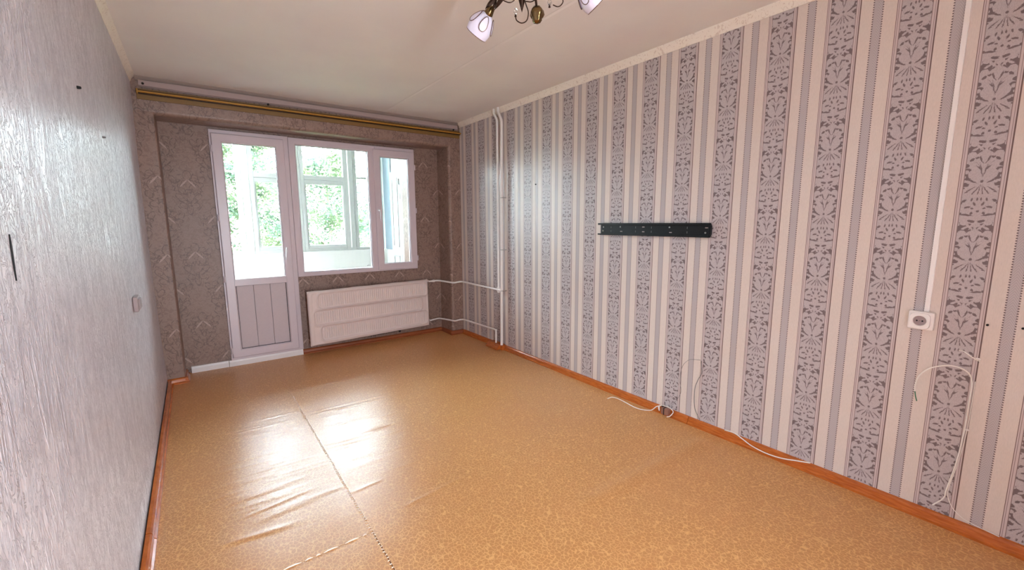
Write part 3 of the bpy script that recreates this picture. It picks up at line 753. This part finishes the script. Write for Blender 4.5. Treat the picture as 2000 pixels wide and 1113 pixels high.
U_(MB().lathe([(.010, 0), (.017, .003), (.017, .020), (.013, .024), (.013, .034)], (2.672, .205, .668), (-1, 0, 0), 8).build('coupling', 'pipe_paint', smooth=True))
tee = MB().lathe([(.013, -.03), (.017, -.028), (.017, .028), (.013, .03)], (XW, YA, .664), (0, 0, 1), 12).lathe([(.011, 0), (.016, .004), (.016, .03), (.011, .034)], (XW, YA, .664), (0, 1, 0), 12)
tee.lathe([(.012, 0), (.015, .003), (.015, .05), (.012, .055)], (XW, YA + .02, .664), (0, -1, 0), 12)
U_(tee.build('elbow', 'pipe_paint', smooth=True))
U_(MB().tube([(XW, YA - .01, .66), (XW, YA - .06, .66)], .010, 10).build('branch', 'pipe_paint', smooth=True))
for zz in (1.64, 1.10, .66):
    U_(MB().box(XW, W, YB - .004, YB + .004, zz - .004, zz + .004).lathe([(.016, -.004), (.0175, 0), (.016, .004)], (XW, YB + (2.36 - zz) * .0115, zz), (0, 0, 1), 12).build('clip', 'steel'))
# wooden block where the pipes meet the floor
blk = MB().prism([(0, .006), (.112, .006), (.112, .014), (.102, .022), (.080, .054), (.066, .060), (0, .060)], -.905, -.690, lambda p, q, t: (W - p, t, q))
blk.prism([(0, 0), (.058, 0), (.058, .036), (.048, .054), (0, .054)], -.936, -.9055, lambda p, q, t: (W - p, t, q))
bo = empty('skirting_block', (W - .05, -.82, 0)); tag(bo, 'short orange wooden skirting block at the foot of the pipes', 'skirting block')
under(blk.build('block', 'wood', bevel=.002), bo)
under(MB().box(W - .088, W - .062, -.845, -.84, .010, .056).build('joint', 'wood_dark'), bo)

# ------------------------------------------------------------------ TV bracket on the right wall
tv = empty('wall_mount', (W, -2.73, 1.333)); tag(tv, 'long black steel television bracket rail screwed to the striped wall', 'wall bracket')
ty0, ty1, tz0, tz1 = -3.192, -2.272, 1.289, 1.374
mb = MB()
mb.box(W - .006, W - .001, ty0, ty1, tz0, tz1)
mb.box(W - .030, W - .001, ty0 + .0, ty1 + .012, tz1, tz1 + .004)
mb.box(W - .030, W - .001, ty0 + .0, ty1 + .012, tz0 - .004, tz0)
mb.box(W - .030, W - .0265, ty0, ty1 + .012, tz1 - .010, tz1)
mb.box(W - .030, W - .0265, ty0, ty1 + .012, tz0, tz0 + .008)
under(mb.build('rail', 'black_steel', bevel=.0008), tv)
under(MB().box(W - .031, W - .001, ty0 - .006, ty0, tz0 + .006, tz1 - .004).box(W - .028, W - .001, ty0 - .010, ty0 - .005, tz0 + .014, tz1 - .012).build('end_plate', 'black_steel', bevel=.002), tv)
def along(f): return ty1 - (ty1 - ty0) * f
for f, zz in ((.03, .058), (.025, .028), (.215, .060), (.68, .060), (.965, .026)):
    under(MB().lathe([(0, .006), (.004, .005), (.0062, .002), (.0062, 0)], (W - .006, along(f), tz0 + zz), (-1, 0, 0), 12).build('screw', 'steel', smooth=True), tv)
for f, zz in ((.225, .026), (.445, .060), (.445, .026), (.69, .024), (.972, .058)):
    under(MB().box(W - .0075, W - .0055, along(f) - .010, along(f) + .010, tz0 + zz - .0032, tz0 + zz + .0032).build('slot', 'strip_pink', bevel=.0006), tv)
for f in (.115, .37, .52, .825):
    for zz in (.058, .028):
        under(MB().box(W - .007, W - .0055, along(f) - .0015, along(f) + .0015, tz0 + zz - .008, tz0 + zz + .006).build('slot', 'cable_grey'), tv)

# ------------------------------------------------------------------ socket and cable duct
so = empty('wall_socket', (W, -4.228, .936)); tag(so, 'white surface mounted round socket on the striped wall below the duct', 'socket')
sy0, sy1, sz0, sz1 = -4.268, -4.186, .896, .976
under(MB().box(W - .030, W, sy0 - .004, sy1 + .002, sz0 - .001, sz1 + .001).build('back_box', 'socket_plastic', bevel=.006), so)
fpn = MB(); n_ = 28; rI = .024; yc, zc = (sy0 + sy1) / 2 + .002, (sz0 + sz1) / 2
outer = []
hw, hh = .036, .037
for k in range(n_):
    a = 2 * PI * k / n_; c_, s_ = math.cos(a), math.sin(a); q = max(abs(c_), abs(s_)); e = .92 if abs(abs(c_) - abs(s_)) < .2 else 1
    outer.append((c_ / q * hw * e, s_ / q * hh * e))
ls = [[(W - .030, yc + p, zc + q) for p, q in outer], [(W - .0385, yc + p * .95, zc + q * .95) for p, q in outer], [(W - .0395, yc + rI * math.cos(2 * PI * k / n_), zc + rI * math.sin(2 * PI * k / n_)) for k in range(n_)],
      [(W - .031, yc + (rI - .003) * math.cos(2 * PI * k / n_), zc + (rI - .003) * math.sin(2 * PI * k / n_)) for k in range(n_)]]
vs = [p for l in ls for p in l]
fs = [(a * n_ + k, a * n_ + (k + 1) % n_, (a + 1) * n_ + (k + 1) % n_, (a + 1) * n_ + k) for a in range(3) for k in range(n_)]
fpn.add(vs, fs + [tuple(range(n_))])
under(fpn.build('face_plate', 'socket_plastic', smooth=True), so)
under(MB().lathe([(0, 0), (rI - .002, 0), (rI - .002, .002), (0, .002)], (W - .0318, yc, zc), (-1, 0, 0), 24).build('socket_well', 'switch_plastic'), so)
for dy in (-.0095, .0095):
    under(MB().lathe([(0, 0), (.0033, 0), (.0033, .0015), (0, .0015)], (W - .0338, yc + dy, zc), (-1, 0, 0), 10).build('pin_hole', 'dark_hole'), so)
under(MB().lathe([(0, 0), (.002, 0), (.0015, .002), (0, .002)], (W - .0338, yc, zc), (-1, 0, 0), 10).build('screw', 'brown_box'), so)
du = tag(MB().prism([(0, -.0085), (.012, -.0085), (.013, -.006), (.013, .006), (.012, .0085), (0, .0085)], .978, H - .05, lambda p, q, t: (W - p, -4.240 + q, t)).build('cable_duct', 'socket_plastic'), 'narrow white plastic cable duct running down to the socket', 'cable duct')
local(du, (W, -4.240, .978))

# wall switch, seen edge on
sw = empty('wall_switch', (-.009, -1.47, .945)); tag(sw, 'small grey pink wall switch on the pale embossed wall', 'switch')
under(MB().box(-.012, .010, -1.535, -1.405, .905, .988).build('plate', 'switch_plastic', bevel=.006), sw)
under(MB().box(.008, .018, -1.515, -1.425, .918, .975).build('rocker', 'switch_plastic', bevel=.005), sw)

# nails and screw plugs
def nail(name, label, cat, loc, ax, r, mat, group=None):
    o = MB().lathe([(0, 0), (r, 0), (r, .006), (r * .7, .012), (0, .013)], (0, 0, 0), ax, 10).build(name, mat, loc=loc); return tag(o, label, cat, group)
nail('nail', 'dark nail in the striped wall up beside the pipes', 'nail', (W - .001, -1.442, 1.742), (-1, 0, 0), .005, 'dark_hole')
nail('wall_plug', 'dark screw plug in the striped wall right of the socket', 'plug', (W - .001, -4.43, .951), (-1, 0, 0), .0045, 'dark_hole')
nail('wall_plug', 'dark screw plug at the right edge of the striped wall', 'plug', (W - .001, -4.527, .955), (-1, 0, 0), .0045, 'dark_hole')
nail('nail', 'dark nail high on the pale embossed wall near the cornice', 'nail', (bow(1.9), -2.328, 1.9), (1, 0, 0), .006, 'dark_hole')
nail('nail', 'small grey nail lower on the pale embossed wall', 'nail', (bow(1.797), -1.829, 1.797), (1, 0, 0), .005, 'cable_grey')

# ------------------------------------------------------------------ loose cables
def cable(name, label, pts, r, mat, cat='cable', n=8):
    return tag(MB().tube(smooth_path(pts, n), r, 6).build(name, mat, smooth=True), label, cat)
XC = W - .006
cable('cable', 'thin grey wire looped up the striped wall above the junction box',
      [(XC - .016, -2.967, .062), (XC - .010, -3.010, .115), (XC - .004, -3.052, .205), (XC, -3.036, .29), (XC, -3.050, .39), (XC, -3.09, .445), (XC, -3.13, .462), (XC, -3.178, .470)], .0012, 'cable_grey')
cable('cable', 'dark grey wire hanging down the striped wall to the baseboard',
      [(XC, -3.184, .466), (XC + .002, -3.189, .42), (XC, -3.192, .38), (XC, -3.170, .33), (XC, -3.152, .27), (XC, -3.150, .2), (XC, -3.158, .125), (XC - .008, -3.185, .085), (XC - .016, -3.212, .058)], .0022, 'cable_grey')
cable('cable', 'white cable curling over the linoleum beside the baseboard',
      [(2.810, -2.508, .006), (2.850, -2.520, .012), (2.872, -2.560, .008), (2.868, -2.640, .005), (2.852, -2.730, .005), (2.862, -2.800, .006), (2.895, -2.850, .012), (2.920, -2.875, .040), (2.930, -2.90, .056)], .0032, 'cable_white')
cable('cable', 'pale cable sagging over the orange baseboard',
      [(2.928, -3.38, .062), (2.938, -3.44, .060), (2.924, -3.50, .048), (2.916, -3.56, .032), (2.914, -3.64, .024), (2.915, -3.72, .030), (2.918, -3.80, .050), (2.928, -3.86, .062)], .0032, 'cable_white')
jb = empty('junction_box', (2.91, -2.955, .03)); tag(jb, 'small brown cable junction box on the baseboard tangled in white wire', 'junction box')
under(MB().box(2.904, 2.936, -2.985, -2.925, .012, .060).build('box', 'brown_box', bevel=.005), jb)
under(MB().box(2.902, 2.936, -2.953, -2.947, .011, .0615).build('strap', 'dark_hole'), jb)
under(MB().lathe([(0, 0), (.008, .001), (.006, .012), (0, .014)], (2.922, -2.928, .060), (0, .2, 1), 10).build('knob', 'dark_hole'), jb)
cable('cable', 'short white wire coiled round the brown junction box',
      [(2.930, -2.905, .055), (2.905, -2.905, .058), (2.894, -2.920, .035), (2.905, -2.915, .066), (2.925, -2.94, .070), (2.930, -2.985, .064), (2.920, -3.015, .050), (2.898, -3.005, .022), (2.890, -2.985, .012)], .003, 'cable_white')
big = cable('cable', 'white cable with a green tip arching beside the socket down to the baseboard',
      [(XC - .010, -4.238, .60), (XC - .012, -4.237, .63), (XC - .012, -4.248, .682), (XC - .012, -4.284, .727), (XC - .010, -4.345, .752), (XC - .006, -4.393, .738), (XC - .003, -4.412, .695), (XC - .003, -4.413, .60), (XC - .003, -4.412, .48), (XC - .003, -4.404, .33), (XC - .006, -4.386, .18), (XC - .010, -4.381, .135), (XC - .008, -4.350, .082)], .0026, 'cable_white')
tip = MB().tube([(XC - .010, -4.238, .602), (XC - .010, -4.243, .575), (XC - .010, -4.249, .555)], .0022, 6).build('bare_end', 'cable_green', big, smooth=True)
cable('cable', 'thin white cable beside the green-tipped one, trailing off right along the baseboard',
      [(XC - .001, -4.421, .70), (XC - .001, -4.421, .6), (XC - .001, -4.419, .47), (XC - .002, -4.409, .33), (XC - .003, -4.391, .18), (XC - .003, -4.40, .125), (XC - .008, -4.425, .09), (XC - .012, -4.47, .068), (XC - .012, -4.56, .055)], .0016, 'cable_white')
cable('cable', 'stub of white wire poking out of the striped wall above the arching cable',
      [(W + .004, -4.425, .792), (XC - .004, -4.42, .794), (XC - .02, -4.40, .81), (XC - .014, -4.375, .826), (XC - .018, -4.36, .828)], .0022, 'cable_white')
for yy, zz in ((-4.418, .80), (-4.416, .478)):
    cl = MB().box(W - .010, W, yy - .006, yy + .006, zz - .003, zz + .003).lathe([(0, .004), (.0025, .003), (.0025, 0)], (W - .008, yy - .008, zz), (-1, 0, 0), 8)
    local(tag(cl.build('cable_clip', 'socket_plastic', bevel=.0006), 'white cable clip ' + ('at the top of the hanging cables' if zz > .6 else 'half way down the hanging cables'), 'cable clip'), (W, yy, zz))

# ------------------------------------------------------------------ chandelier
CXY = Vector((1.45, -3.17, 0)); HV = Vector((.806, -.592, 0)); DV = Vector((.592, .806, 0))
ch = empty('chandelier', (CXY.x, CXY.y, H)); tag(ch, 'bronze ceiling chandelier with white petal glass shades and curled wires', 'chandelier')
def CP(h, d, z): return CXY + HV * h + DV * d + Vector((0, 0, z))
K_ = lambda o: under(o, ch)
K_(MB().lathe([(0, 0), (.06, 0), (.062, -.010), (.045, -.026), (.016, -.034), (.012, -.06), (.012, -.11), (.026, -.125), (.034, -.15), (.030, -.175), (.014, -.195), (.008, -.21)], (CXY.x, CXY.y, H), (0, 0, 1), 24).build('canopy', 'dark_bronze', smooth=True))
K_(MB().lathe([(.010, 0), (.018, -.02), (.016, -.05), (.006, -.085), (0, -.105)], (CXY.x, CXY.y, H - .212), (0, 0, 1), 12).build('spike', 'dark_bronze', smooth=True))
shades = [(Vector((-.066, .140, 0)), 2.268, Vector((-.22, .73, -.68))), (Vector((.150, -.185, 0)), 2.312, Vector((.68, -.24, -.68))), (Vector((-.16, -.14, 0)), 2.285, Vector((-.4, -.35, -.84)))]
for off, zc, ax in shades:
    ax.normalize(); cap = CXY + off * 1.0 + Vector((0, 0, zc)); c0 = CXY + Vector((0, 0, 2.385))
    arm = K_(MB().tube(smooth_path([c0, c0 + off * .35 + Vector((0, 0, .045)), c0 + off * .75 + Vector((0, 0, .02)), cap - ax * .045, cap - ax * .005], 6), [.006] * 24 + [.005], 8).build('arm', 'dark_bronze', smooth=True))
    K_(MB().lathe([(.006, -.026), (.013, -.022), (.0165, -.008), (.020, .006), (.018, .014), (0, .016)], cap, ax, 16).build('lamp_cap', 'antique_brass', smooth=True))
    prof = [(.018, .008), (.030, .020), (.043, .040), (.050, .062), (.051, .082), (.047, .100), (.0445, .100), (.048, .080), (.047, .062), (.040, .042), (.027, .023), (.016, .012)]
    sh = K_(MB().lathe(prof, cap, ax, 30, 3, .07).build('lamp_shade', 'frosted_shade', smooth=True))
    a = ax.orthogonal().normalized(); b = ax.cross(a)
    # raised petals on the glass, each edged with a dark line
    for k in range(5):
        th = 2 * PI * k / 5 + .5; rad_ = a * math.cos(th) + b * math.sin(th); tan = ax.cross(rad_)
        loop = []
        for q in range(19):
            u = 2 * PI * q / 18; hgt = .040 + .028 * -math.cos(u); wdt = .021 * math.sin(u) * (.75 + .25 * -math.cos(u))
            r_ = .020 + .034 * math.sin(min(1, (hgt) / .075) * PI / 2) + .002
            loop.append(cap + ax * hgt + rad_ * math.sqrt(max(1e-6, r_ * r_ - wdt * wdt)) + tan * wdt)
        sub(MB().tube(loop, .0016, 6, cap=False).build('petal_edge', 'shade_rim', None, smooth=True), sh).matrix_parent_inverse = Matrix.Identity(4)
        cm = sum(loop[:-1], Vector()) / 18 + rad_ * .004
        pt = MB(); pt.add([cm] + loop[:-1], [(0, i + 1, (i + 1) % 18 + 1) for i in range(18)])
        sub(pt.build('petal', 'frosted_shade', None, smooth=True, normals=False), sh)
    rimp = [cap + ax * .0995 + (a * math.cos(2 * PI * q / 36) + b * math.sin(2 * PI * q / 36)) * .046 * (1 + .07 * math.cos(3 * 2 * PI * q / 36)) for q in range(37)]
    sub(MB().tube(rimp, .0018, 6, cap=False).build('rim', 'shade_rim', None, smooth=True), sh)
# drooping arm with a brass bud
K_(MB().tube(smooth_path([CP(0, 0, 2.345), CP(.02, .005, 2.350), CP(.045, .01, 2.325), CP(.057, .012, 2.285), CP(.060, .012, 2.258)], 6), .005, 8).build('drop_arm', 'dark_bronze', smooth=True))
K_(MB().lathe([(.006, .02), (.016, .017), (.026, .004), (.029, -.010), (.024, -.020), (.019, -.026), (.019, -.032), (.013, -.042), (0, -.046)], CP(.062, .012, 2.242), (0, 0, 1), 24, 5, .10).build('bud', 'antique_brass', smooth=True))
# curled wires with crystal drops
def curl(pts, drop):
    o = K_(MB().tube(smooth_path([CP(*p) for p in pts], 7), .0022, 6).build('curl_wire', 'dark_bronze', smooth=True))
    d = CP(*drop)
    K_(MB().lathe([(0, -.012), (.005, -.010), (.0085, -.002), (.0085, .004), (.005, .011), (0, .013)], d, (0, 0, 1), 8).build('crystal', 'crystal'))
    K_(MB().lathe([(0, 0), (.005, .002), (.003, .010), (0, .012)], d - Vector((0, 0, .022)), (0, 0, 1), 8).build('crystal_cup', 'dark_bronze'))
curl([(.0, 0, 2.335), (.006, 0, 2.30), (.016, 0, 2.265), (.026, 0, 2.235), (.020, 0, 2.205), (.0, 0, 2.194), (-.020, 0, 2.203), (-.026, 0, 2.216)], (-.026, 0, 2.238))
curl([(.05, 0, 2.36), (.10, 0, 2.345), (.145, 0, 2.315), (.166, 0, 2.28), (.160, 0, 2.262), (.145, 0, 2.255), (.126, 0, 2.262)], (.112, 0, 2.272))
curl([(-.02, 0, 2.345), (-.05, 0, 2.315), (-.075, 0, 2.285), (-.062, 0, 2.274), (-.045, 0, 2.272), (-.03, 0, 2.280)], (-.028, 0, 2.305))
curl([(.02, 0, 2.33), (.0, .02, 2.296), (.03, .02, 2.283), (.05, .02, 2.288), (.062, .02, 2.30)], (.066, .02, 2.325))
# long bronze leaves
for (h0, z0, h1, z1, d) in ((-.055, 2.325, -.112, 2.243, .0), (-.10, 2.31, -.150, 2.262, .03), (.05, 2.345, .09, 2.30, -.02)):
    A, B = CP(h0, d, z0), CP(h1, d, z1); T = (B - A); nrm = T.cross(DV).normalized()
    vs = []; N = 8
    for i in range(N + 1):
        t = i / N; w = .010 * math.sin(PI * min(1, t * .9 + .1)) ** .8; p = A + T * t
        vs += [p - nrm * w - DV * .001, p + DV * .004, p + nrm * w - DV * .001, p - DV * .006]
    mb = MB(); mb.add(vs, [(4 * i + k, 4 * i + (k + 1) % 4, 4 * (i + 1) + (k + 1) % 4, 4 * (i + 1) + k) for i in range(N) for k in range(4)] + [(3, 2, 1, 0), tuple(4 * N + k for k in range(4))])
    K_(mb.build('bronze_leaf', 'dark_bronze', smooth=True))

# ------------------------------------------------------------------ balcony
bal = struct(MB().box(-.6, 3.2, .60, 2.0, -.12, -.02).build('balcony_floor', 'balcony_floor'), 'balcony floor slab')
struct(MB().box(-.6, 3.2, .60, 2.0, H, H + .14).build('balcony_ceiling', 'balcony_white'), 'balcony ceiling slab')
struct(MB().box(-.6, 3.2, 1.70, 1.80, -.02, .985).box(-.6, 3.2, 1.66, 1.82, .985, 1.005).build('wall_parapet', 'balcony_white'), 'white balcony parapet below the glazing')
struct(MB().box(-.60, -.45, .60, 1.80, -.02, H).build('wall_balcony_left', 'balcony_white'), 'white side wall at the left end of the balcony')
wbr = struct(MB().box(2.63, 3.2, .60, 1.69, -.02, H).build('wall_balcony_right', 'balcony_white'), 'white cupboard wall at the right end of the balcony')
MB().box(2.615, 2.632, 1.395, 1.69, 1.0, H - .01).build('blue_panel', 'balcony_blue', wbr)
d2 = empty('door_2', (2.62, 1.03, .1)); struct(d2, 'white panelled cupboard doors on the balcony')
for (ya, yb) in ((1.39, 1.035), (1.025, .67)):
    lf = under(MB().box(2.602, 2.630, yb, ya, .06, 2.09).build('door_leaf', 'balcony_white', bevel=.003), d2)
    for (za, zb) in ((.16, .93), (1.05, 2.0)):
        # recessed panel: a raised moulding round a field
        mo = MB(); t = .018
        y0_, y1_ = yb + .075, ya - .075
        mo.box(2.594, 2.603, y0_, y1_, za, za + t).box(2.594, 2.603, y0_, y1_, zb - t, zb).box(2.594, 2.603, y0_, y0_ + t, za + t, zb - t).box(2.594, 2.603, y1_ - t, y1_, za + t, zb - t)
        sub(mo.build('moulding', 'balcony_wood', bevel=.002), lf)
    for zz in (1.75, .4):
        sub(MB().lathe([(.006, -.04), (.006, .04)], (2.598, ya + .004, zz), (0, 0, 1), 8).build('hinge', 'steel', smooth=True), lf)
sub(MB().box(2.585, 2.603, 1.045, 1.055, 1.90, 1.98).build('bolt', 'steel', bevel=.001), lf)

w2 = empty('window_2', (1.2, 1.74, 1.005)); struct(w2, 'white wooden balcony glazing with small upper panes')
V_ = lambda o: under(o, w2)
YO0, YO1 = 1.70, 1.76
def bar(name, x0, x1, z0, z1, y0=YO0, y1=YO1, mat='balcony_wood'): return V_(MB().box(x0, x1, y0, y1, z0, z1).build(name, mat, bevel=.004))
for x0, x1 in ((-.45, -.30), (.20, .29), (.775, .83), (.84, .905), (.912, .965), (1.455, 1.500), (1.505, 1.545), (2.055, 2.115), (2.125, 2.178), (2.186, 2.235), (2.49, 2.545), (2.55, 2.63)):
    bar('post', x0, x1, 1.005, 2.55, YO0 - (.012 if .83 < x0 < .9 or 2.12 < x0 < 2.15 else 0))
bar('bottom_rail', -.30, 2.49, 1.005, 1.045, YO0 + .004)
bar('top_rail', -.30, 2.49, 2.42, 2.55, YO0 + .004)
secs = [(-.30, .20, 0), (.29, .775, 0), (.965, 1.455, 1), (1.545, 2.055, 1), (2.235, 2.49, 0)]
for x0, x1, kind in secs:
    if kind:
        bar('transom', x0, x1, 1.965, 2.022, YO0 - .006); 
        V_(ring_frame(x0, x1, 1.045, 1.962, .020, .018, .046, .056, YO0 + .006, YO1).build('sash', 'balcony_wood'))
        V_(MB().box(x0, x1, 1.735, 1.739, 1.06, 1.95).build('glass_pane', 'balcony_glass'))
    else:
        bar('transom', x0, x1, 2.012, 2.036)
        V_(MB().box(x0, x1, 1.735, 1.739, 1.04, 2.015).build('glass_pane', 'balcony_glass'))
    V_(MB().box(x0, x1, 1.735, 1.739, 2.02, 2.43).build('glass_pane', 'balcony_glass'))

# ------------------------------------------------------------------ garden and trees behind the glazing
struct(MB().box(-30, 30, 2.4, 50, -3.6, -3.4).build('garden_ground', 'garden'), 'grassy ground below the balcony')
def tree(name, label, x, y, ztop, zbot, rad_, nleaf, mat, seed, lsize=.11):
    R = random.Random(seed)
    t = empty(name, (x, y, -3.4)); tag(t, label, 'tree', 'trees outside the balcony')
    limbs = [[(0, 0, 0), (.05, .03, 1.6), (-.03, .05, 3.2), (.05, 0, 4.4), (0, 0, ztop + 3.2)]]
    for k in range(9):
        a = R.uniform(0, 2 * PI); z0 = R.uniform(2.2, ztop + 2.2); L = rad_ * R.uniform(.7, 1.05)
        limbs.append([(0, 0, z0), (math.cos(a) * L * .45, math.sin(a) * L * .45, z0 + .5), (math.cos(a) * L, math.sin(a) * L, z0 + R.uniform(.5, 1.3))])
    mb = MB()
    for i, l in enumerate(limbs):
        p = smooth_path(l, 4); m = len(p); r0 = .11 if i == 0 else .035
        mb.tube(p, [r0 * (1 - .8 * q / m) for q in range(m)], 6)
    mb.build('trunk', 'bark', t, smooth=True)
    lm = MB(); cl = []
    for k in range(70):
        zc = R.uniform(zbot, ztop); f = 1 - .55 * max(0, (zc - (zbot + ztop) / 2) / ((ztop - zbot) / 2)) ** 2
        a = R.uniform(0, 2 * PI); q = rad_ * f * math.sqrt(R.uniform(.05, 1))
        cl.append((q * math.cos(a), q * math.sin(a), zc + 3.4, R.uniform(.22, .5)))
    for k in range(nleaf):
        cx, cy, cz, cr = R.choice(cl)
        p = Vector((R.gauss(0, 1), R.gauss(0, 1), R.gauss(0, .8))); p = p * (cr * .6); p += Vector((cx, cy, cz))
        a = Vector((R.uniform(-1, 1), R.uniform(-1, 1), R.uniform(-.9, .3))).normalized(); b = a.cross(Vector((R.uniform(-1, 1), R.uniform(-1, 1), R.uniform(-1, 1)))).normalized(); c_ = a.cross(b)
        s_ = lsize * R.uniform(.6, 1.25)
        lm.v += [p, p + a * s_ * .5 + b * s_ * .26, p + a * s_, p + a * s_ * .5 - b * s_ * .26 + c_ * s_ * .06]
        i = len(lm.v) - 4; lm.f += [(i, i + 1, i + 2), (i, i + 2, i + 3)]
    lo_ = lm.build('foliage', mat, t, normals=False); lo_['kind'] = 'stuff'
tree('tree', 'leafy green tree seen through the balcony door', -.3, 6.6, 2.7, -1.6, 1.35, 26000, 'leaf_green', 1, .10)
tree('tree', 'leafy tree with bare branches behind the wide window pane', 3.3, 7.9, 3.1, -1.4, 1.55, 24000, 'leaf_green', 2, .105)
tree('tree', 'bluish green tree low behind the wide window pane', 6.2, 10.6, 1.9, -2.2, 1.8, 20000, 'leaf_bluish', 3, .125)
tree('tree', 'hazy bluish tree farthest left outside the balcony door', -3.4, 9.4, 2.6, -2.0, 1.6, 20000, 'leaf_bluish', 4, .12)
tree('tree', 'tall thin tree between the two window openings', 1.6, 12.4, 4.4, -.5, 2.0, 20000, 'leaf_green', 5, .135)
